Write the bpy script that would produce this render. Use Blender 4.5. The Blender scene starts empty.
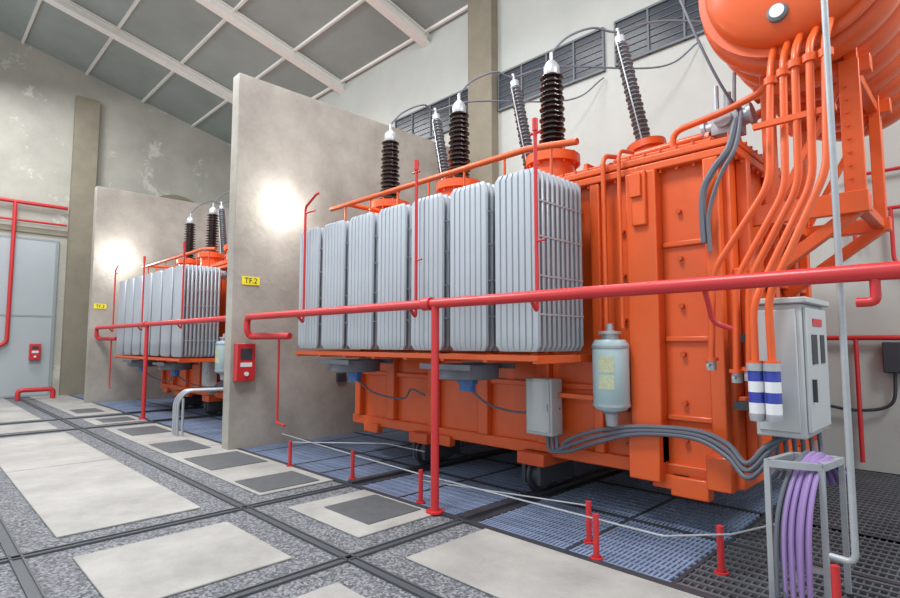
import bpy, math, random
from mathutils import Vector, Matrix
random.seed(3)
S=bpy.context.scene
# ------------------------------------------------------------------ materials
def mat(name,col,rough=.5,metal=0.,var=0.,scale=3.,bump=0.,bscale=40.,col2=None,emit=None,estr=0.,coat=0.,lo=.32,hi=.68):
    m=bpy.data.materials.new(name); m.use_nodes=True
    nt=m.node_tree; N=nt.nodes; L=nt.links; p=N['Principled BSDF']
    p.inputs['Base Color'].default_value=(*col,1); p.inputs['Roughness'].default_value=rough
    p.inputs['Metallic'].default_value=metal
    if coat: p.inputs['Coat Weight'].default_value=coat
    if emit: p.inputs['Emission Color'].default_value=(*emit,1); p.inputs['Emission Strength'].default_value=estr
    tc=N.new('ShaderNodeTexCoord')
    if var>0 or col2:
        n=N.new('ShaderNodeTexNoise'); n.inputs['Scale'].default_value=scale; n.inputs['Detail'].default_value=10; n.inputs['Roughness'].default_value=.68
        L.new(tc.outputs['Object'],n.inputs['Vector'])
        r=N.new('ShaderNodeValToRGB'); r.color_ramp.elements[0].position=lo; r.color_ramp.elements[1].position=hi
        c2=col2 if col2 else tuple(c*(1-var) for c in col)
        r.color_ramp.elements[0].color=(*c2,1); r.color_ramp.elements[1].color=(*col,1)
        L.new(n.outputs['Fac'],r.inputs['Fac']); L.new(r.outputs['Color'],p.inputs['Base Color'])
    if bump>0:
        n2=N.new('ShaderNodeTexNoise'); n2.inputs['Scale'].default_value=bscale; n2.inputs['Detail'].default_value=5
        L.new(tc.outputs['Object'],n2.inputs['Vector'])
        b=N.new('ShaderNodeBump'); b.inputs['Strength'].default_value=bump; b.inputs['Distance'].default_value=.02
        L.new(n2.outputs['Fac'],b.inputs['Height']); L.new(b.outputs['Normal'],p.inputs['Normal'])
    return m
ORANGE=mat('orange_paint',(.77,.115,.02),.38,var=.2,scale=1.2,coat=.08)
ORANGED=mat('orange_paint_dull',(.62,.09,.02),.45,var=.2,scale=2)
RED=mat('red_pipe_paint',(.58,.03,.034),.36,var=.15,scale=2)
RADG=mat('radiator_grey',(.43,.475,.52),.36,metal=.15,var=.10,scale=1.5)
BOXG=mat('cabinet_grey',(.46,.49,.50),.42,var=.06)
PORC=mat('brown_porcelain',(.026,.012,.010),.22,coat=.2)
PORCG=mat('grey_porcelain',(.17,.19,.21),.35)
SILV=mat('aluminium',(.50,.52,.54),.42,metal=.5)
GALV=mat('galvanised_steel',(.44,.47,.50),.42,metal=.35,var=.2,scale=8)
DARK=mat('dark_steel',(.035,.04,.05),.5)
FRM=mat('window_frame_paint',(.12,.14,.15),.5)
TRK=mat('track_steel',(.08,.09,.10),.5,metal=.2)
DFR=mat('door_frame_paint',(.27,.31,.32),.5)
RUB=mat('grey_conduit',(.12,.13,.16),.5)
WHITE=mat('white_plastic',(.7,.72,.74),.4)
BLUE=mat('blue_motor',(.05,.16,.42),.4)
LBLUE=mat('breather_blue',(.36,.50,.53),.35)
DBLUE=mat('deep_blue_silica',(.03,.05,.35),.2)
PURP=mat('purple_cable',(.30,.20,.44),.45)
YEL=mat('sign_yellow',(.80,.68,.03),.5)
BLK=mat('black_print',(.01,.01,.01),.5)
GLASS=mat('window_dark',(.04,.05,.065),.25,var=.3,scale=2)
BEAM=mat('beam_white',(.84,.83,.78),.55,var=.08)
CEIL=mat('ceiling_panel',(.34,.385,.37),.7,var=.18,scale=.8)
PART=mat('partition_concrete',(.41,.385,.345),.85,col2=(.20,.185,.16),scale=.75,bump=.35,bscale=14,lo=.25,hi=.66)
PIL=mat('pilaster_concrete',(.27,.24,.18),.85,var=.2,scale=2,bump=.2)
WALLB=mat('plaster_back',(.50,.52,.49),.8,var=.14,scale=.7,bump=.1)
DOORM=mat('door_grey',(.40,.44,.46),.6,var=.06,scale=.8)
LAMP=mat('lamp_glow',(1,1,1),.3,emit=(1,.98,.94),estr=45)
def wallmat():
    m=mat('plaster_left',(.45,.44,.385),.85,var=.26,scale=.6,bump=.15,bscale=8)
    nt=m.node_tree;N=nt.nodes;L=nt.links;p=N['Principled BSDF']
    src=p.inputs['Base Color'].links[0].from_socket
    tc=N.new('ShaderNodeTexCoord'); n=N.new('ShaderNodeTexNoise'); n.inputs['Scale'].default_value=.9;n.inputs['Detail'].default_value=12;n.inputs['Roughness'].default_value=.78
    L.new(tc.outputs['Object'],n.inputs['Vector'])
    r=N.new('ShaderNodeValToRGB'); r.color_ramp.elements[0].position=.57;r.color_ramp.elements[1].position=.61
    L.new(n.outputs['Fac'],r.inputs['Fac'])
    mx=N.new('ShaderNodeMixRGB'); mx.inputs['Color2'].default_value=(.53,.52,.47,1)
    L.new(r.outputs['Color'],mx.inputs['Fac']);L.new(src,mx.inputs['Color1']);L.new(mx.outputs['Color'],p.inputs['Base Color'])
    return m
WALLL=wallmat()
def gravelmat(name,c1,c2,c3,sc):
    m=bpy.data.materials.new(name);m.use_nodes=True;nt=m.node_tree;N=nt.nodes;L=nt.links;p=N['Principled BSDF']
    tc=N.new('ShaderNodeTexCoord');v=N.new('ShaderNodeTexVoronoi');v.inputs['Scale'].default_value=sc
    L.new(tc.outputs['Object'],v.inputs['Vector'])
    r=N.new('ShaderNodeValToRGB');e=r.color_ramp.elements
    e[0].color=(*c1,1);e[0].position=0.1;e[1].color=(*c3,1);e[1].position=.9
    k=e.new(.5);k.color=(*c2,1)
    sx=N.new('ShaderNodeSeparateColor');L.new(v.outputs['Color'],sx.inputs['Color']);L.new(sx.outputs[0],r.inputs['Fac'])
    L.new(r.outputs['Color'],p.inputs['Base Color'])
    b=N.new('ShaderNodeBump');b.inputs['Strength'].default_value=.8;b.inputs['Distance'].default_value=.015;b.invert=True
    L.new(v.outputs['Distance'],b.inputs['Height']);L.new(b.outputs['Normal'],p.inputs['Normal'])
    p.inputs['Roughness'].default_value=.75
    return m
GRAVEL=gravelmat('gravel',(.075,.08,.09),(.15,.158,.175),(.27,.28,.30),60)
PITM=gravelmat('pit_gravel',(.09,.12,.20),(.13,.18,.28),(.22,.28,.38),40)
SLAB=mat('slab_concrete',(.42,.41,.385),.72,col2=(.27,.265,.25),scale=1.5,bump=.15,bscale=60)
PLATE=mat('cover_plate',(.11,.12,.13),.55,var=.25,scale=9,bump=.4,bscale=90)
GRATB=mat('grating_blue',(.25,.33,.49),.42,metal=.1,var=.35,scale=2)
GRATD=mat('grating_dark',(.16,.17,.19),.45,metal=.3,var=.4,scale=2)

# ------------------------------------------------------------------ mesh builder
class M:
    def __init__(s,dx=0): s.v=[];s.f=[];s.sm=[];s.dx=dx
    def add(s,vs,fs,smooth=False):
        o=len(s.v); s.v+= [Vector((p[0]+s.dx,p[1],p[2])) for p in vs]
        for f in fs: s.f.append([i+o for i in f]); s.sm.append(smooth)
        return s
    def box(s,x0,x1,y0,y1,z0,z1):
        vs=[(x,y,z) for x in(x0,x1) for y in(y0,y1) for z in(z0,z1)]
        return s.add(vs,[(0,1,3,2),(4,6,7,5),(0,4,5,1),(2,3,7,6),(0,2,6,4),(1,5,7,3)])
    def beam(s,p,q,w,h):
        p=Vector(p);q=Vector(q);d=(q-p).normalized();up=Vector((0,0,1)) if abs(d.z)<.95 else Vector((0,1,0))
        a=d.cross(up).normalized();b=a.cross(d).normalized();vs=[]
        for c in(p,q):
            for i,j in((-1,-1),(1,-1),(1,1),(-1,1)): vs.append(c+a*i*w/2+b*j*h/2)
        return s.add(vs,[(0,1,2,3),(7,6,5,4),(0,4,5,1),(1,5,6,2),(2,6,7,3),(3,7,4,0)])
    def sweep(s,pts,r,n=12):
        pts=[Vector(p) for p in pts];rings=[];d=(pts[1]-pts[0]).normalized()
        u=d.orthogonal().normalized()
        for i,p in enumerate(pts):
            if i==0:t=pts[1]-p
            elif i==len(pts)-1:t=p-pts[-2]
            else:t=(pts[i+1]-p).normalized()+(p-pts[i-1]).normalized()
            t=t.normalized() if t.length>1e-9 else d
            u=(u-t*u.dot(t)).normalized();w=t.cross(u)
            rr=r[i] if isinstance(r,list) else r
            rings.append([p+u*rr*math.cos(2*math.pi*k/n)+w*rr*math.sin(2*math.pi*k/n) for k in range(n)])
        vs=[q for R in rings for q in R];fs=[]
        for i in range(len(rings)-1):
            for k in range(n): fs.append((i*n+k,i*n+(k+1)%n,(i+1)*n+(k+1)%n,(i+1)*n+k))
        s.add(vs,fs,True)
        s.add(rings[0],[tuple(reversed(range(n)))]);s.add(rings[-1],[tuple(range(n))])
        return s
    def tube(s,pts,r,rad=.1,n=12):
        P=[Vector(p) for p in pts];out=[P[0]]
        for i in range(1,len(P)-1):
            a=P[i-1]-P[i];b=P[i+1]-P[i];l=min(rad,a.length*.48,b.length*.48)
            A=P[i]+a.normalized()*l;B=P[i]+b.normalized()*l
            for k in range(7):
                t=k/6;out.append(A*(1-t)**2+P[i]*2*t*(1-t)+B*t*t)
        out.append(P[-1]);return s.sweep(out,r,n)
    def cable(s,pts,r,n=8,sub=8):
        P=[Vector(p) for p in pts];P=[P[0]*2-P[1]]+P+[P[-1]*2-P[-2]];out=[]
        for i in range(1,len(P)-2):
            for k in range(sub):
                t=k/sub;a,b,c,d=P[i-1:i+3]
                out.append(.5*((2*b)+(c-a)*t+(2*a-5*b+4*c-d)*t*t+(3*b-a-3*c+d)*t**3))
        out.append(P[-2]);return s.sweep(out,r,n)
    def cyl(s,p,q,r,n=20): return s.sweep([p,q],r,n)
    def lathe(s,o,axis,prof,n=28):
        o=Vector(o);ax=Vector(axis).normalized();u=ax.orthogonal().normalized();w=ax.cross(u);vs=[];fs=[]
        for r,h in prof:
            for k in range(n):
                a=2*math.pi*k/n;vs.append(o+ax*h+(u*math.cos(a)+w*math.sin(a))*max(r,1e-4))
        for i in range(len(prof)-1):
            for k in range(n): fs.append((i*n+k,i*n+(k+1)%n,(i+1)*n+(k+1)%n,(i+1)*n+k))
        return s.add(vs,fs,True)
    def done(s,name,m,parent=None,bevel=0,split=False):
        me=bpy.data.meshes.new(name);off=parent.location if parent else Vector((0,0,0))
        own=Vector((0,0,0))
        if not parent and s.v:
            lo=[min(v[i] for v in s.v) for i in range(3)];hi=[max(v[i] for v in s.v) for i in range(3)]
            own=Vector(((lo[0]+hi[0])/2,(lo[1]+hi[1])/2,lo[2]))
        me.from_pydata([v-off-own for v in s.v],[],s.f);me.polygons.foreach_set('use_smooth',s.sm)
        me.materials.append(m);me.update();ob=bpy.data.objects.new(name,me);S.collection.objects.link(ob)
        import bmesh
        bm=bmesh.new();bm.from_mesh(me);bmesh.ops.recalc_face_normals(bm,faces=bm.faces)
        bm.to_mesh(me);bm.free()
        try:
            me.set_sharp_from_angle(angle=math.radians(42))
        except Exception: pass
        ob.location=own
        if parent: ob.parent=parent
        if bevel:
            b=ob.modifiers.new('bevel','BEVEL');b.width=bevel;b.segments=2;b.limit_method='ANGLE'
        return ob
def empty(name,loc):
    e=bpy.data.objects.new(name,None);e.location=loc;S.collection.objects.link(e);return e

# ------------------------------------------------------------------ room
YB=8.1;XL=-19.0;XR=4.0;YF=-5.0
def zc(y): return 8.5+.235*(YB-y)
fl=M().box(XL,XR,YF,3.45,-.12,-.015).done('floor',GRAVEL)
xs=[(XL,-16.2),(-16.17,-13.33),(-12.77,-11.68),(-11.12,-8.2),(-8.17,-5.23),(-4.67,-3.58),(-3.02,.3),(.33,XR)]
ys=[(YF,-2),(-1.97,.37),(.93,2.02),(2.58,3.45)]
m=M()
for a,b in xs:
    for c,d in ys: m.box(a,b,c,d,-.015,0)
m.done('floor_slab',SLAB,fl,.006)
m=M()
for y in(.65,2.3):
    for o in(-.034,.034): m.box(XL,XR,y+o-.007,y+o+.007,-.015,.002)
    m.box(XL,XR,y-.03,y+.03,-.015,-.008)
for x in(-3.3,-4.95,-11.4,-13.05):
    for o in(-.034,.034): m.box(x+o-.007,x+o+.007,YF,3.45,-.015,.002)
    m.box(x-.03,x+.03,YF,3.45,-.015,-.008)
m.done('track_channel',TRK,fl)
m=M()
for X0,X1,Y0,Y1 in((-5.9,-5.3,2.62,3.3),(-4.42,-3.75,2.8,3.38),(-7.5,-6.6,2.65,3.35),(-8.9,-8.0,2.65,3.2),(-10.8,-9.9,2.7,3.3),(-12.5,-11.9,2.75,3.3),(-14.6,-13.8,2.7,3.2)):
    m.box(X0,X1,Y0,Y1,0,.008)
m.done('cover_plates',PLATE,fl,.003)
M().box(XL,XR,3.45,YB,-.30,-.04).done('pit_bottom',PITM,fl)
XG=-1.5
m=M()
x=XL+.02
while x<XG-.05:
    m.box(x,x+.02,3.46,YB,-.03,-.004); x+=.035
y=3.5
while y<YB:
    m.box(XL,XG,y,y+.014,-.028,-.002); y+=.10
m.done('pit_grating_blue',GRATB,fl)
m=M();x=XG
while x<2.6:
    m.box(x,x+.010,3.46,YB,-.04,-.006); x+=.045
y=3.5
while y<YB:
    m.box(XG,2.6,y,y+.03,-.035,0); y+=.10
m.done('pit_grating_dark',GRATD,fl)
m=M()
for x in(-3.3,-4.95,-11.4,-13.05):
    m.box(x-.13,x+.13,3.45,7.4,-.2,-.0005)
    m.box(x-.04,x+.04,3.45,7.4,0,.03)
m.box(XL,2.6,3.42,3.48,-.07,.004)
for x in(-7.3,-6.2,-5.6,-4.2,-2.3,-1.52): m.box(x-.014,x+.014,3.45,YB,-.05,.001)
for y in(4.45,5.4,): m.box(XL,2.6,y,y+.05,-.2,.0012)
m.done('pit_rails',DARK,fl)

M().box(XL-.3,XR,YB,YB+.25,-.1,8.7).done('wall_back',WALLB)
wl=M().box(XL-.25,XL,YF,YB,-.1,11.6).done('wall_left',WALLL)
m=M();vs=[]
for x in(XL-.25,XR):
    for y in(YF,YB+.25):
        for o in(0,.12): vs.append((x,y,zc(y)+o))
m.add(vs,[(0,1,3,2),(4,6,7,5),(0,4,5,1),(2,3,7,6),(0,2,6,4),(1,5,7,3)])
ce=m.done('ceiling',CEIL)
m=M()
for x in(-15.65,-12.2,-8.85,-5.5,-2.15,1.2):
    for z,w,h in((-.03,.20,.03),(-.14,.04,.2),(-.25,.24,.04)):
        m.beam((x,YF,zc(YF)+z),(x,YB,zc(YB)+z),w,h)
m.done('ceiling_beams',BEAM,ce)
m=M()
for y in(-2.7,-1.15,.4,1.95,3.5,5.05,6.6,8.0): m.box(XL,XR,y-.03,y+.03,zc(y)-.06,zc(y)+.005)
m.done('ceiling_purlins',BEAM,ce)
M().box(XL,XL+.22,3.25,3.85,-.05,8.75).done('trim_1',PIL)
M().box(-7.38,-6.75,YB-.2,YB,-.05,8.55).done('trim_2',PIL)
k=0
for a,b in((-9.9,-7.45),(-6.7,-4.42),(-4.2,-1.95),(-1.75,.5)):
    k+=1;e=empty('window_%d'%k,((a+b)/2,YB-.03,6.05))
    M().box(a,b,YB-.03,YB-.005,6.05,6.75).done('pane',GLASS,e)
    m=M()
    for z in(6.02,6.75): m.box(a,b,YB-.06,YB,z,z+.035)
    n=4
    for i in range(n+1):
        xx=a+(b-a)*i/n;m.box(xx-.015,xx+.015,YB-.055,YB,6.02,6.78)
    for i in range(1,6): m.box(a,b,YB-.045,YB-.02,6.05+.116*i,6.058+.116*i)
    m.done('frame',FRM,e)
m=M();c=[(XL+.03,6.2,5.2)]+[(XL+.03,6.2+1.15*math.cos(t*math.pi/20),5.2+1.15*math.sin(t*math.pi/20)) for t in range(21)]
m.add(c,[(0,i,i+1) for i in range(1,21)]);e=m.done('trim_3',PIL)
e=empty('door_1',(XL,1,0))
M().box(XL,XL+.06,-2.5,3.05,0,4.4).done('leaf',DOORM,e)
m=M()
for y in(-2.5,-.65,1.2,3.0): m.box(XL+.05,XL+.075,y-.025,y+.025,0,4.4)
for z in(0,2.2,4.35): m.box(XL+.05,XL+.07,-2.5,3.05,z,z+.05)
m.done('frame',DFR,e)
M().box(XL,XL+.05,YF,3.25,4.55,4.7).done('trim_4',PIL)
for X in(-7.68,-16.0):
    M().box(X-.22,X,3.3,YB,-.1,5.46).done('wall_partition',PART,None,.01)
def sign(X,Y,Z,txt):
    e=empty('warning_sign',(X,Y,Z))
    M().box(X,X+.012,Y-.135,Y+.135,Z-.06,Z+.06).done('plate',YEL,e)
    cu=bpy.data.curves.new('letters','FONT');cu.body=txt;cu.size=.11;cu.align_x='CENTER';cu.align_y='CENTER';cu.extrude=.001
    o=bpy.data.objects.new('letters',cu);S.collection.objects.link(o);cu.materials.append(BLK);o.parent=e
    o.location=(.015,0,0);o.rotation_euler=(math.pi/2,0,math.pi/2)
sign(-7.68,3.56,2.39,'TF.2');sign(-16.0,3.5,2.4,'TF.3')
def callbox(X,Y0,Y1,Z0,Z1):
    e=empty('fire_call_box',(X,(Y0+Y1)/2,Z0))
    M().box(X+.002,X+.12,Y0,Y1,Z0,Z1).done('housing',RED,e,.01)
    M().box(X+.12,X+.125,Y0+.05,Y1-.05,Z0+.3,Z1-.07).done('glass',DARK,e)
    M().box(X+.12,X+.124,Y0+.05,Y1-.05,Z0+.2,Z0+.26).done('label',WHITE,e)
    M().cyl((X+.12,(Y0+Y1)/2,Z0+.1),(X+.15,(Y0+Y1)/2,Z0+.1),.03).done('button',WHITE,e)
callbox(-7.68,3.34,3.61,.95,1.48);callbox(XL+.08,2.5,2.75,1.0,1.45)
def flood(X,Y,Z,pw):
    e=empty('floodlight',(X,Y,Z))
    M().box(X+.002,X+.03,Y-.05,Y+.05,Z-.05,Z+.05).lathe((X+.03,Y,Z),(1,0,0),[(0,0),(.09,0),(.10,.02),(.09,.03)]).done('housing',GALV,e,.003)
    M().lathe((X+.05,Y,Z),(1,0,0),[(.10,-.01),(.15,0.01)]+[(.15*math.cos(t*math.pi/16),.02+.14*math.sin(t*math.pi/16)) for t in range(9)]).done('lens',LAMP,e)
    l=bpy.data.lights.new('floodlight_beam','POINT');l.energy=pw;l.shadow_soft_size=.1;l.color=(1,.98,.93)
    o=bpy.data.objects.new('beam',l);S.collection.objects.link(o);o.parent=e;o.location=(.38,0,0)
flood(-7.68,4.02,3.55,20);flood(-16.0,3.85,3.65,38)
M().box(-7.68,-7.63,5.05,5.22,.85,1.0).done('socket_outlet',DARK,None,.01)

# ------------------------------------------------------------------ transformer
def fin(m,x0,x1,y,zb,zt,lobes=7,amp=.011):
    R=[];prof=[]
    W=(x1-x0)/lobes
    for i in range(lobes):
        a=x0+i*W;g=W*.13
        prof+=[(a,.0),(a+g*.4,.0),(a+g,1.),(a+W-g,1.),(a+W-g*.4,.0)]
    prof.append((x1,.0))
    xm=(x0+x1)/2
    for z,th,k in((zb,.15,.84),(zb+.05,1,1.),(zt-.05,1,1.),(zt,.15,.84)):
        F=[(xm+(x-xm)*k,y-(.004+amp*t*th),z) for x,t in prof]
        Bk=[(xm+(x-xm)*k,y+(.004+amp*t*th),z) for x,t in prof]
        R.append(F+Bk[::-1])
    c=len(R[0]);vs=[q for r in R for q in r];fs=[]
    for i in range(3):
        for k in range(c): fs.append((i*c+k,i*c+(k+1)%c,(i+1)*c+(k+1)%c,(i+1)*c+k))
    fs.append(tuple(range(c)));fs.append(tuple(range(3*c,4*c)))
    m.add(vs,fs,False)
def ribbed(m,o,ax,h,r0,r1,n,core):
    pr=[(core,0)];st=h/n
    for i in range(n):
        rr=r0+(r1-r0)*i/n;z=i*st
        q=.9 if i%2 else 1
        pr+=[(core,z+st*.1),(rr*q,z+st*.30),(rr*q,z+st*.42),(core,z+st*.72)]
    pr.append((core,h));m.lathe(o,ax,pr,24)
def transformer(dx,xr,pitch,zrb,full=True):
    T=empty('power_transformer',(-4+dx,5.6,0))
    X0,X1,Y0,Y1=-6.46,-1.45,4.6,6.8
    M(dx).box(X0,X1,Y0,Y1,.45,3.0).done('tank',ORANGE,T,.02)
    m=M(dx)
    m.box(X0-.08,X1+.08,Y0-.09,Y1+.09,2.98,3.05);m.box(X0-.08,X1+.08,Y0-.09,Y1+.09,3.06,3.12)
    m.box(X0-.03,X1+.04,Y0-.05,Y1+.05,.38,.5)
    for i in range(4): m.box(X0+.3+i*1.35,X0+.6+i*1.35,Y0-.1,Y0,.30,.42)
    m.box(X1-.5,X1-.2,Y0-.12,Y0,.26,.42)
    m.box(X0+.1,X1-.1,Y0-.02,Y1,3.12,3.17)
    for a,b,d in((-2.27,-2.0,.13),(-1.62,-1.5,.10),(-2.66,-2.56,.08),(-3.3,-3.15,.08),(-4.1,-3.95,.08),(-4.9,-4.75,.08),(-5.7,-5.55,.08),(-6.4,-6.28,.08)):
        m.box(a,b,Y0-d,Y0,.5,2.98)
    m.box(-2.27,-2.0,Y0-.19,Y0,.36,.75);m.box(-2.2,-2.07,Y0-.17,Y0,2.5,2.98)
    m.box(-1.66,-1.47,Y0-.14,Y0,.36,.62)
    for z in(.85,1.5,2.3): m.box(-2.0,-1.62,Y0-.03,Y0,z,z+.05)
    for z in(1.05,): m.box(X0,-2.66,Y0-.04,Y0,z,z+.06)
    for y in(4.8,5.5,6.2,6.7): m.box(X1,X1+.09,y-.05,y+.05,.5,2.98)
    m.box(X1,X1+.06,Y0,Y1,1.0,1.08);m.box(X1,X1+.06,Y0,Y1,2.0,2.08)
    for y in(4.8,5.5,6.2): m.box(X0-.09,X0,y-.05,y+.05,.5,2.98)
    m.done('tank_stiffeners',ORANGE,T,.012)
    m=M(dx)
    x=X0
    while x<X1+.05:
        m.cyl((x,Y0-.055,2.95),(x,Y0-.055,3.16),.014,8);x+=.14
    y=Y0
    while y<Y1:
        m.cyl((X1+.05,y,2.95),(X1+.05,y,3.16),.014,8);y+=.14
    for z in(.6,.9,1.3,1.7,2.1,2.5):
        m.cyl((-2.36,Y0-.04,z),(-2.36,Y0,z),.02,8);m.cyl((-1.85,Y0-.04,z+.1),(-1.85,Y0,z+.1),.022,8)
    m.done('cover_bolts',ORANGED,T)
    m=M(dx)
    for x in(-2.15,-5.9):
        m.box(x-.05,x+.05,Y0-.2,Y0,2.75,2.95);m.cyl((x,Y0-.12,2.7),(x,Y0-.12,2.98),.04)
    for x in(-1.7,-2.9): m.add([(x-.02,4.8,3.12),(x+.02,4.8,3.12),(x+.02,5.1,3.12),(x-.02,5.1,3.12),(x-.02,4.87,3.33),(x+.02,4.87,3.33),(x+.02,5.03,3.33),(x-.02,5.03,3.33)],[(0,1,2,3),(4,7,6,5),(0,4,5,1),(1,5,6,2),(2,6,7,3),(3,7,4,0)])
    m.done('lifting_lugs',ORANGE,T,.005)
    m=M(dx);mo=M(dx)
    for x in(-3.3,-4.95):
        for y in(4.72,6.4):
            for s in(-1,1): m.lathe((x-.05,y+s*.14,.19),(1,0,0),[(0,0),(.17,0),(.17,.03),(.13,.035),(.13,.1),(0,.1)],24)
            m.box(x-.11,x-.07,y-.3,y+.3,.12,.3);m.box(x+.07,x+.11,y-.3,y+.3,.12,.3)
            mo.box(x-.16,x+.16,y-.32,y+.32,.3,.42)
    m.done('bogie_wheels',DARK,T);mo.done('bogie_frames',ORANGED,T,.01)
    # radiators
    zt=2.96;w=pitch*.83
    m=M(dx);h=M(dx);st=M(dx)
    for i in range(7):
        b=xr-i*pitch;a=b-w;nf=10
        for j in range(nf): fin(m,a,b,3.67+j*.072,zrb,zt,7,.016)
        c=(a+b)/2
        for z in(zrb+.12,zt-.12):
            h.cyl((c,3.69,z),(c,4.62,z),.045,14);h.lathe((c,4.42,z),(0,1,0),[(.045,0),(.09,0),(.09,.03),(.045,.03),(.045,.07),(.09,.07),(.09,.1),(.045,.1)],16)
        for z in(zrb+.3,zrb+.62,zrb+.95,zrb+1.25):
            if z<zt-.2:
                for x in(a-.004,b+.001): st.box(x,x+.003,3.66,4.33,z,z+.014)
    m.done('radiator_fins',RADG,T);h.done('radiator_headers',RADG,T);st.done('radiator_ties',RADG,T)
    m=M(dx)
    xl=xr-7*pitch+.08
    m.box(xl,xr,3.62,3.66,zrb-.08,zrb-.03);m.box(xl,xr,4.25,4.32,zrb-.10,zrb-.03)
    for i in range(8):
        x=xr-.03-i*(xr-xl-.06)/7;m.box(x-.025,x+.025,3.63,4.6,zrb-.1,zrb-.03)
    m.done('radiator_frame',ORANGE,T,.006)
    m=M(dx)
    m.tube([(xl-.1,4.2,3.37),(xr-.5,4.2,3.37),(xr+.05,4.2,3.3)],.032)
    for i in range(7):
        c=xr-i*pitch-w/2;m.cyl((c,4.2,2.95),(c,4.2,3.37),.014,8)
    m.tube([(xl+.3,4.2,3.37),(xl+.3,4.9,3.37),(xl+.3,4.9,3.1)],.03)
    m.tube([(-2.47,4.45,1.35),(-2.47,4.45,3.2),(-2.47,4.7,3.25)],.022);m.tube([(-2.30,4.42,1.62),(-2.30,4.42,3.2),(-2.30,4.7,3.25)],.018)
    m.done('oil_pipes',ORANGE,T)
    m=M(dx);b=M(dx);g=M(dx)
    for x in(xr-.2-pitch*1.6,xr-.2-pitch*5.0):
        zf=zrb-.13
        m.lathe((x,3.97,zf-.14),(0,0,1),[(.29,0),(.31,0),(.31,.13),(.29,.13),(.29,0)],32)
        m.box(x-.34,x+.34,3.64,3.68,zf-.05,zf);m.box(x-.34,x+.34,4.26,4.3,zf-.05,zf)
        for k in range(5):
            rr=.06+k*.05;m.lathe((x,3.97,zf-.15),(0,0,1),[(rr,0),(rr+.006,0),(rr+.006,.006),(rr,.006),(rr,0)],24)
        b.cyl((x,3.97,zf-.27),(x,3.97,zf-.06),.08);b.box(x-.1,x+.1,3.93,4.01,zf-.2,zf-.14)
        for k in range(5):
            a=k*1.2566;ca,sa=math.cos(a),math.sin(a)
            g.add([(x+ca*.07-sa*.05,3.97+sa*.07+ca*.05,zf-.09),(x+ca*.07+sa*.05,3.97+sa*.07-ca*.05,zf-.05),(x+ca*.27+sa*.07,3.97+sa*.27-ca*.07,zf-.04),(x+ca*.27-sa*.07,3.97+sa*.27+ca*.07,zf-.1)],[(0,1,2,3)])
    m.done('fan_housing',RUB,T);b.done('fan_motor',BLUE,T);g.done('fan_blades',DARK,T)
    # HV bushings
    tu=M(dx);po=M(dx);si=M(dx)
    for x in(-3.42,-4.88,-6.32):
        tu.lathe((x,5.05,3.1),(0,0,1),[(.24,0),(.24,.30),(.24,.36),(.30,.36),(.30,.41),(.30,.46),(.16,.46),(.13,.52),(0,.52)])
        for k in range(12):
            a=k*math.pi/6;tu.cyl((x+.27*math.cos(a),5.05+.27*math.sin(a),3.43),(x+.27*math.cos(a),5.05+.27*math.sin(a),3.58),.014,6)
        ribbed(po,(x,5.05,3.6),(0,0,1),.92,.155,.13,15,.085)
        si.lathe((x,5.05,4.5),(0,0,1),[(0,0),(.08,0),(.09,.03),(.09,.11),(.06,.16),(.04,.18),(.02,.19),(.02,.28),(0,.28)])
    tu.done('bushing_turrets',ORANGE,T);po.done('bushing_porcelain',PORC,T);si.done('bushing_caps',SILV,T)
    tu=M(dx);po=M(dx);si=M(dx)
    ax=Vector((-.2,0,1)).normalized()
    for x in(-2.66,-4.2,-5.75):
        tu.lathe((x+.13,5.7,3.1),(-.13,0,.7),[(.17,0),(.17,.5),(.21,.5),(.21,.58),(.1,.6),(0,.6)])
        ribbed(po,(x,5.7,3.72),ax,1.25,.092,.08,24,.045)
        p=Vector((x,5.7,3.72))+ax*1.25
        si.lathe(p,ax,[(0,0),(.055,0),(.06,.08),(.02,.1),(.02,.2),(0,.2)])
        for s in(-.13,.13): si.cyl((x+.02,5.7+s*.7,3.72),p+Vector((0,s*.7,-.02)),.008,6)
    tu.done('rear_turrets',ORANGE,T);po.done('rear_porcelain',PORCG,T);si.done('rear_caps',SILV,T)
    m=M(dx)
    for x,xx in((-3.42,-2.93),(-4.88,-4.47),(-6.32,-6.02)):
        m.cable([(x,5.05,4.78),(x+.12,5.2,4.98),(x+.3,5.45,5.12),(xx,5.7,5.1),(xx+.35,6.2,5.3),(xx+1.2,7.6,5.5),(xx+1.6,8.05,5.9)],.013)
    m.done('line_conductors',RUB,T)
    # conservator
    cx,cz,R=-.93,4.27,.60
    m=M(dx)
    pr=[(0,-.2)]+[(R*math.sin(t*math.pi/16),.0-.2*math.cos(t*math.pi/16)) for t in range(1,9)]+[(R,.03),(R+.06,.03),(R+.06,.08),(R-.02,.08),(R-.02,.16)]
    y=.16
    while y<2.2:
        r1=R+.10;r0=R-.02
        pr+=[(r0,y),(r1-.03,y+.005),(r1,y+.035),(r1+.012,y+.12),(r1,y+.205),(r1-.03,y+.235),(r0,y+.24),(r0,y+.33)];y+=.33
    L0=y
    pr+=[((R-.02)*math.cos(t*math.pi/16),L0+.2*math.sin(t*math.pi/16)) for t in range(0,9)]
    m.lathe((cx,4.45,cz),(0,1,0),pr,80)
    m.done('conservator',ORANGE,T)
    m=M(dx);m.lathe((cx-.06,4.34,cz-.41),(0,-1,0),[(.07,-.03),(.07,.04),(.055,.05),(0,.05)]);m.done('oil_gauge',FRM,T)
    m=M(dx);m.lathe((cx-.06,4.29,cz-.41),(0,-1,0),[(.048,0),(.048,.005),(0,.005)]);m.done('oil_gauge_dial',WHITE,T)
    m=M(dx)
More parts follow.
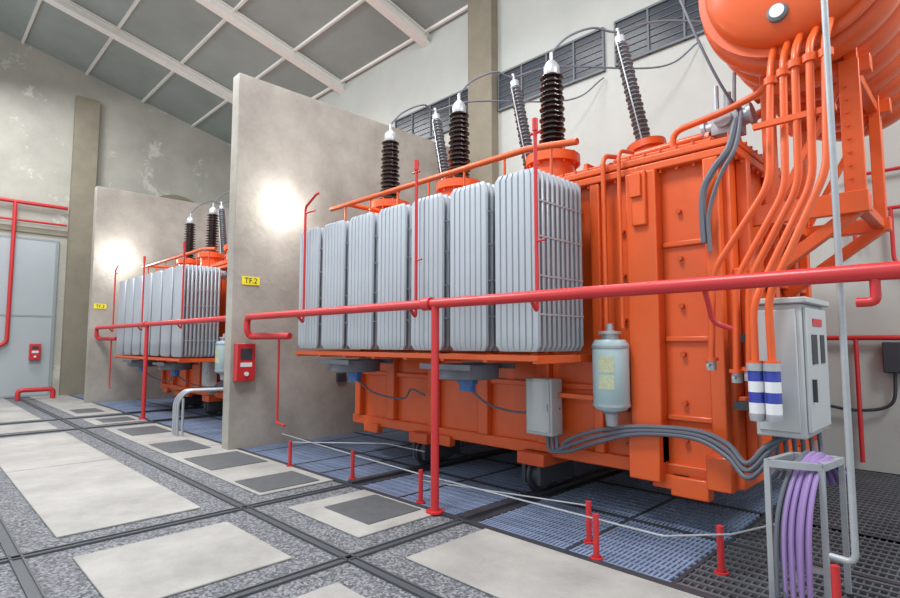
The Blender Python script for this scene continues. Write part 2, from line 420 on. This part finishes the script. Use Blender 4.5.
    for y in(4.95,6.0):
        for x in(-1.25,-.68):
            m.box(x-.03,x+.055,y-.055,y+.055,2.5,3.9)
        m.box(-1.42,-.6,y-.05,y+.05,2.46,2.58);m.box(-1.33,-.55,y-.05,y+.05,3.50,3.62)
        m.beam((-1.42,y,1.95),(-.66,y,2.5),.09,.09);m.beam((-1.2,y,2.6),(-.72,y,3.5),.05,.05)
    for x in(-1.25,-.68): m.box(x-.04,x+.04,4.95,6.0,3.52,3.60);m.box(x-.04,x+.04,4.95,6.0,2.48,2.56)
    m.box(-1.42,-.6,4.84,4.9,2.44,2.60)
    m.box(-.745,-.615,4.87,4.9,2.6,3.6)
    for k in range(8): m.cyl((-.70,4.88,2.7+k*.1),(-.70,4.85,2.7+k*.1),.012,6)
    m.done('conservator_frame',ORANGE,T,.006)
    m=M(dx)
    Pp=[[(-1.06,4.55,3.82),(-1.07,4.38,3.5),(-1.09,4.3,2.62),(-1.5,4.3,2.02),(-1.53,4.3,1.36)],
        [(-.96,4.55,3.80),(-.97,4.30,3.5),(-.98,4.25,2.55),(-1.32,4.25,1.95),(-1.34,4.25,1.28)],
        [(-.88,4.55,3.80),(-.88,4.22,3.5),(-.89,4.2,2.55),(-1.22,4.2,1.93),(-1.24,4.2,1.3)],
        [(-.78,4.55,3.80),(-.79,4.2,3.5),(-.80,4.15,2.55),(-1.08,4.1,1.95),(-1.16,4.05,1.75),(-1.16,4.05,1.35)],
        [(-.70,4.55,3.85),(-.70,4.2,3.5),(-.71,4.1,2.6),(-.96,4.02,2.0),(-1.06,4.03,1.8),(-1.06,4.05,1.35)]]
    for q in Pp: m.tube(q,.025,.12)
    for q in Pp:
        p=q[-1];m.lathe((p[0],p[1],p[2]),(0,0,1),[(.026,0),(.05,0),(.05,.025),(.026,.025)],14)
        m.lathe((q[1][0],q[1][1],q[1][2]-.1),(0,0,1),[(.026,-.03),(.045,-.03),(.045,.0),(.045,.02),(.026,.02)],14)
    m.box(-1.15,-.66,4.18,4.22,3.0,3.04);m.box(-1.55,-1.1,4.3,4.34,1.9,1.93)
    m.tube([(-1.95,4.75,3.1),(-1.95,4.75,3.36),(-1.5,4.75,3.42),(-1.2,4.75,3.5),(-1.1,4.8,3.82)],.028,.1)
    m.tube([(-2.6,4.9,3.1),(-2.6,4.9,3.28),(-1.7,5.1,3.38),(-1.3,5.2,3.5),(-1.0,5.2,3.8)],.04,.1)
    m.done('conservator_pipes',ORANGE,T)
    m=M(dx)
    m.box(-1.66,-1.44,4.86,5.06,3.28,3.50);m.lathe((-1.55,4.86,3.39),(0,-1,0),[(.07,0),(.07,.05),(0,.05)]);m.cyl((-1.74,4.96,3.36),(-1.36,4.96,3.42),.07);m.cyl((-1.55,4.96,3.5),(-1.55,4.96,3.66),.03)
    m.lathe((-1.75,4.96,3.36),(1,0,.15),[(0,0),(.1,0),(.1,.03),(0,.03)],16);m.lathe((-1.38,4.96,3.415),(1,0,.15),[(0,0),(.1,0),(.1,.03),(0,.03)],16)
    m.cyl((-1.62,4.9,3.5),(-1.62,4.9,3.72),.02,8);m.cyl((-1.48,4.9,3.5),(-1.44,4.8,3.75),.016,8)
    for q in Pp[:3]:
        p=q[-1];m.lathe((p[0],p[1],p[2]-.07),(0,0,1),[(0,0),(.035,0),(.035,.07),(0,.07)],12);m.cyl((p[0],p[1]-.08,p[2]-.03),(p[0],p[1],p[2]-.03),.012,8)
    m.done('buchholz_relay_and_valves',GALV,T)
    # breather
    m=M(dx);m.lathe((-2.40,4.38,.92),(0,0,1),[(0,0),(.13,0),(.155,.03),(.155,.56),(.13,.6),(0,.6)],32);m.done('breather_body',LBLUE,T)
    m=M(dx);m.lathe((-2.40,4.38,1.50),(0,0,1),[(0,0),(.075,.0),(.075,.07),(.1,.07),(.1,.09),(.03,.1),(.03,.16),(0,.16)],24)
    m.lathe((-2.40,4.38,.78),(0,0,1),[(0,0),(.05,0),(.06,.1),(.1,.13),(.1,.15)],20)
    for z in(.95,1.45): m.lathe((-2.40,4.38,z),(0,0,1),[(.155,0),(.161,0),(.161,.02),(.155,.02)],32)
    m.done('breather_fittings',GALV,T)
    m=M(dx)
    for z0,z1 in((1.24,1.38),(1.10,1.22)):
        vs=[]
        for i in range(7):
            a=math.radians(-100+i*8)
            for z in(z0,z1): vs.append((-2.40+.158*math.cos(a),4.38+.158*math.sin(a),z))
        m.add(vs,[(2*i,2*i+2,2*i+3,2*i+1) for i in range(6)])
    m.done('breather_label',mat('label_green',(.55,.62,.40),.5,var=.3,scale=60),T)
    m=M(dx);m.box(-2.44,-2.36,4.4,4.62,1.0,1.06);m.box(-2.44,-2.36,4.4,4.62,1.4,1.46)
    m.box(-3.2,-3.05,4.48,4.62,.75,.8);m.box(-3.2,-3.05,4.48,4.62,1.0,1.05);m.box(-2.97,-2.6,4.42,4.5,.98,1.02);m.done('brackets',ORANGE,T)
    M(dx).box(-3.28,-2.98,4.32,4.5,.62,1.15).done('junction_box',BOXG,T,.01)
    m=M(dx);m.box(-3.26,-3.0,4.305,4.32,.65,1.13);m.done('junction_box_lid',BOXG,T,.006)
    m=M(dx);m.box(-3.02,-3.01,4.29,4.31,.85,.92);
    m.lathe((-1.16,4.05,1.31),(0,0,1),[(0,0),(.055,0),(.055,.05),(0,.05)]);m.lathe((-1.06,4.05,1.31),(0,0,1),[(0,0),(.055,0),(.055,.05),(0,.05)])
    for x in(-1.16,-1.06): m.lathe((x,4.05,.98),(0,0,1),[(0,0),(.045,0),(.05,.03),(.05,.05),(0,.05)])
    m.done('bottle_caps',GALV,T)
    m=M(dx);b=M(dx)
    for x in(-1.16,-1.06):
        for i in range(4):
            (m if i%2==0 else b).lathe((x,4.05,1.03+i*.07),(0,0,1),[(0,0),(.048,0),(.048,.07),(0,.07)],20)
    m.done('bottle_glass',WHITE,T);b.done('bottle_silica',DBLUE,T)
    C=M(dx);C.box(-1.22,-.92,4.22,4.86,.86,1.76);C.done('marshalling_box',BOXG,T,.012)
    m=M(dx);m.box(-1.25,-.88,4.19,4.89,1.76,1.80);m.box(-.92,-.895,4.25,4.83,.9,1.73);m.box(-1.2,-.95,4.205,4.22,.9,1.72);m.done('marshalling_box_door',BOXG,T,.008)
    m=M(dx);m.box(-.895,-.89,4.35,4.5,1.35,1.55);m.box(-.895,-.89,4.6,4.72,1.35,1.55);m.box(-.895,-.87,4.32,4.34,1.1,1.25);m.box(-1.42,-1.2,4.4,4.5,1.0,1.06);m.box(-1.42,-1.2,4.6,4.7,1.5,1.56)
    m.done('marshalling_box_fittings',DARK,T)
    m=M(dx);m.box(-.895,-.889,4.4,4.66,1.61,1.66);m.done('marshalling_box_label',RED,T)
    m=M(dx)
    for o in(0,.05,.10):
        m.cable([(-3.1+o,4.42,.62),(-3.06+o,4.4,.48),(-2.85,4.38,.5+o),(-2.55,4.38,.62+o),(-2.16,4.36,.74+o*.6),(-1.7,4.36,.76+o*.6),(-1.45,4.32,.66+o),(-1.3,4.25,.55+o),(-1.18,4.28,.68+o),(-1.14+o,4.4,.86)],.019)
    m.cable([(-1.42,4.86,3.34),(-1.38,4.6,3.25),(-1.40,4.46,3.0),(-1.52,4.44,2.84),(-1.60,4.44,2.66),(-1.60,4.44,2.28)],.028)
    m.cable([(-1.40,4.8,3.4),(-1.33,4.55,3.25),(-1.34,4.42,2.98),(-1.45,4.4,2.78),(-1.55,4.42,2.5),(-1.55,4.42,2.2)],.016)
    m.cable([(-1.42,4.9,3.4),(-1.5,4.7,3.6),(-1.62,4.6,3.95),(-1.8,4.6,4.5)],.012)
    for x in(xr-.2-pitch*1.6,xr-.2-pitch*5.0):
        m.cable([(x,3.97,zrb-.36),(x+.1,4.2,zrb-.55),(x+.35,4.45,zrb-.62),(x+.5,4.45,zrb-.5),(x+.75,4.45,zrb-.55)],.012)
    m.done('conduits',RUB,T)
    if full:
        m=M(dx)
        for i in range(6): m.cable([(-1.15+i*.04,4.4+i*.06,.87),(-1.13+i*.04,4.35+i*.06,.7),(-1.1+i*.05,4.1+i*.03,.62),(-1.0+i*.04,3.9,.72)],.017)
        m.done('cabinet_cables',RUB,T)
    return T
transformer(0,-2.63,.56,1.42)
transformer(-8.1,-2.56,.63,1.22,False)

# ------------------------------------------------------------------ fire water piping
def flange(m,p,ax,r=.075,t=.03): m.lathe(p,ax,[(.04,-t),(r,-t),(r,t),(.04,t)],18)
def firemain(xa,xb,post,risers,name='fire_water_pipe'):
    Y=3.42;Z=1.85
    e=empty(name,(post,Y,0))
    m=M()
    m.tube([(xb,Y,Z),(xa,Y,Z),(xa,Y,Z-.2),(xa,Y+.05,Z-.27),(xa+.75,Y+.25,Z-.27)],.045,.09,18)
    for x in[post]:
        m.cyl((x,Y,.02),(x,Y,Z),.037,18);m.lathe((x,Y,0),(0,0,1),[(0,0),(.08,0),(.08,.015),(.04,.02)],18)
    for i,x in enumerate(risers):
        if i==0:
            m.tube([(x,Y,Z),(x,Y+.1,Z-.12),(x,Y+.1,3.2),(x+.25,Y+.1,3.32),(x+.3,Y+.1,3.32)],.016,.05,10)
            m.cyl((x,Y+.1,3.12),(x+.22,Y+.1,3.12),.012,8)
        else:
            m.tube([(x,Y,Z),(x,Y+.1,Z-.12),(x,Y+.1,3.25)],.016,.05,10)
            m.cyl((x-.05,Y+.1,3.18),(x+.05,Y+.1,3.18),.012,8);m.cyl((x,Y+.1,3.2),(x,Y+.1,3.3),.024,10)
            m.cyl((x,Y+.1,2.3),(x+.08,Y+.1,2.3),.01,8)
    flange(m,(post-.1,Y,Z),(1,0,0),.062,.05)
    m.tube([(xa+.55,Y+.2,Z-.27),(xa+.55,Y+.2,.42),(xa+.85,Y+.15,.42)],.016,.05,10)
    m.done('pipework',RED,e)
    return e
e=firemain(-7.45,2.2,-3.61,[-6.1,-3.99,-2.55])
firemain(-15.85,-7.95,-11.9,[-14.8,-12.6,-10.3])
m=M();m.tube([(-.42,3.42,1.85),(-.42,3.42,1.70),(-.50,3.42,1.70)],.024,.03);m.tube([(-1.25,3.42,1.85),(-1.25,3.5,1.74),(-1.25,3.56,1.62),(-1.15,3.6,1.58)],.016,.05)
m.done('drain_branch',RED,e)
m=M()
y=YB-.08
m.tube([(.6,y,3.05),(-1.15,y,3.05)],.022);m.tube([(-1.15,y,3.05),(-1.15,y,2.6)],.022);m.tube([(-.8,y,3.05),(-.8,y,2.4),(-.6,y,2.3),(-.6,y,.5)],.022)
m.tube([(.6,y,1.55),(-1.6,y,1.55)],.03);m.tube([(-1.2,y,1.55),(-1.2,y,.1)],.025)
m.tube([(.6,y,5.3),(-1.4,y,5.3)],.03);m.tube([(.6,y,3.5),(-1.2,y,3.5)],.02)
m.done('red_wall_pipe',RED)
M().box(-.95,-.72,YB-.14,YB-.002,1.15,1.5).done('wall_switch_box',DARK,None,.01)
m=M();m.cable([(-.85,YB-.08,1.15),(-.9,YB-.08,.8),(-1.2,YB-.08,.7),(-1.6,YB-.08,.75),(-2.2,YB-.08,.9)],.018);m.done('wall_cable',DARK)
m=M();x=XL+.15
m.tube([(x,YF,5.35),(x,3.2,5.35)],.05);m.tube([(x,YF,4.85),(x,3.2,4.85)],.03)
m.tube([(x,2.0,5.35),(x,2.0,1.5),(x,1.7,1.3)],.05);m.lathe((x,1.75,1.3),(0,-1,0),[(.09,0),(.09,.15),(0,.15)])
m.done('red_wall_pipe',RED)
m=M();m.tube([(-18,2.2,0.0),(-18,2.2,.25),(-18,2.95,.25),(-18,2.95,0)],.06,.1);m.done('red_floor_pipe',RED)
m=M();m.tube([(-.585,3.55,6.5),(-.585,3.55,.36),(-.70,3.58,.36)],.017,.05);m.done('galvanised_pole',GALV)
P=[(-6.17,3.42),(-5.12,3.6),(-3.92,3.53),(-2.26,3.74),(-2.06,3.5),(-1.36,3.86),(-.69,3.62)]
e=empty('safety_barrier',(-3.5,3.6,0))
m=M()
for x,y in P:
    m.cyl((x,y,0),(x,y,.30),.022,12);m.lathe((x,y,0),(0,0,1),[(0,0),(.045,0),(.045,.01),(.028,.012)],12)
m.done('posts',RED,e)
m=M()
m.tube([(-7.0,3.75,.25),(-5.12,3.62,.25),(-3.92,3.55,.25),(-1.6,3.55,.25),(-1.3,3.9,.25),(-1.1,4.5,.25)],.007,.03,8)
m.tube([(-6.17,3.44,.28),(-5.3,4.2,.28),(-4.6,4.2,.28)],.006,.03,8)
m.tube([(-3.92,3.54,.2),(-2.26,3.73,.27)],.006,.03,8)
m.done('rails',GALV,e)
def stand(x,y,s,name='cable_stand'):
    e=empty(name,(x,y,0))
    m=M()
    for xx,yy in((x,y),(x+.26,y+.08),(x+.05,y+.35),(x+.30,y+.40)):
        m.box(xx-.015,xx+.015,yy-.015,yy+.015,0,.78*s)
    m.beam((x,y,.78*s),(x+.26,y+.08,.78*s),.035,.04);m.beam((x,y,.78*s),(x+.05,y+.35,.78*s),.035,.04);m.beam((x+.26,y+.08,.78*s),(x+.30,y+.40,.78*s),.035,.04);m.beam((x+.05,y+.35,.78*s),(x+.30,y+.40,.78*s),.035,.04)
    m.beam((x,y,.2*s),(x+.26,y+.08,.2*s),.02,.03)
    m.done('frame',GALV,e)
    return e
e=stand(-1.02,3.70,1.0)
m=M();g=M()
for i in range(14):
    o=i*.0155;q=(i*37%10)*.004
    (g if i in(0,1,2) else m).cable([(-.90+o*.9,4.40+q,.55+o*.2),(-.88+o*.7,4.2,.70+q),(-.88+o*.7,3.95,.80-o*.1+q),(-.92+o*.7,3.76+q,.73),(-.97+o*.8,3.66+q,.45),(-.98+o*.75+q,3.65+o*.2,-.01)],.0125)
m.done('purple_cables',PURP,e);g.done('grey_cables',RUB,e)
e=empty('cable_stand',(-9.3,3.3,0));m=M()
for o in(0,.09,.18):
    m.tube([(-9.55+o,3.2,0),(-9.55+o,3.2,.55),(-9.45+o,3.3,.72),(-9.2+o,4.0,.72),(-9.2+o,4.3,.5)],.022,.12)
m.tube([(-9.3,3.25,0),(-9.3,3.25,.6)],.02);m.done('conduit_bends',GALV,e)

# ------------------------------------------------------------------ light & camera
w=bpy.data.worlds.new('w');S.world=w;w.use_nodes=True
w.node_tree.nodes['Background'].inputs[0].default_value=(.90,.96,1,1);w.node_tree.nodes['Background'].inputs[1].default_value=1.0
def area(loc,rot,size,pw,col=(.98,.98,1)):  # added area fills without fixtures, set overhead to brighten the hall
    l=bpy.data.lights.new('area_fill','AREA');l.energy=pw;l.size=size;l.color=col
    o=bpy.data.objects.new('area_fill',l);o.location=loc;o.rotation_euler=rot;S.collection.objects.link(o)
area((-3,.5,8.6),(math.radians(15),0,0),1.8,520)
area((-10,.5,8.6),(math.radians(15),0,0),1.8,580)
area((-16,1,8.6),(math.radians(10),0,0),2,340)
area((-5.5,5.2,7.9),(math.radians(-10),0,0),2,110)
area((-12,5.2,7.9),(math.radians(-10),0,0),2,130)
area((2.5,5,6.5),(0,math.radians(35),0),1.5,230)
c=bpy.data.cameras.new('camera');c.lens=36*547/900;c.sensor_width=36;c.clip_start=.02
o=bpy.data.objects.new('camera',c);o.location=(0,0,1.5);o.rotation_euler=(math.radians(94.5),0,math.radians(45));S.collection.objects.link(o);S.camera=o
S.view_settings.view_transform='Standard';S.view_settings.look='None';S.view_settings.exposure=0
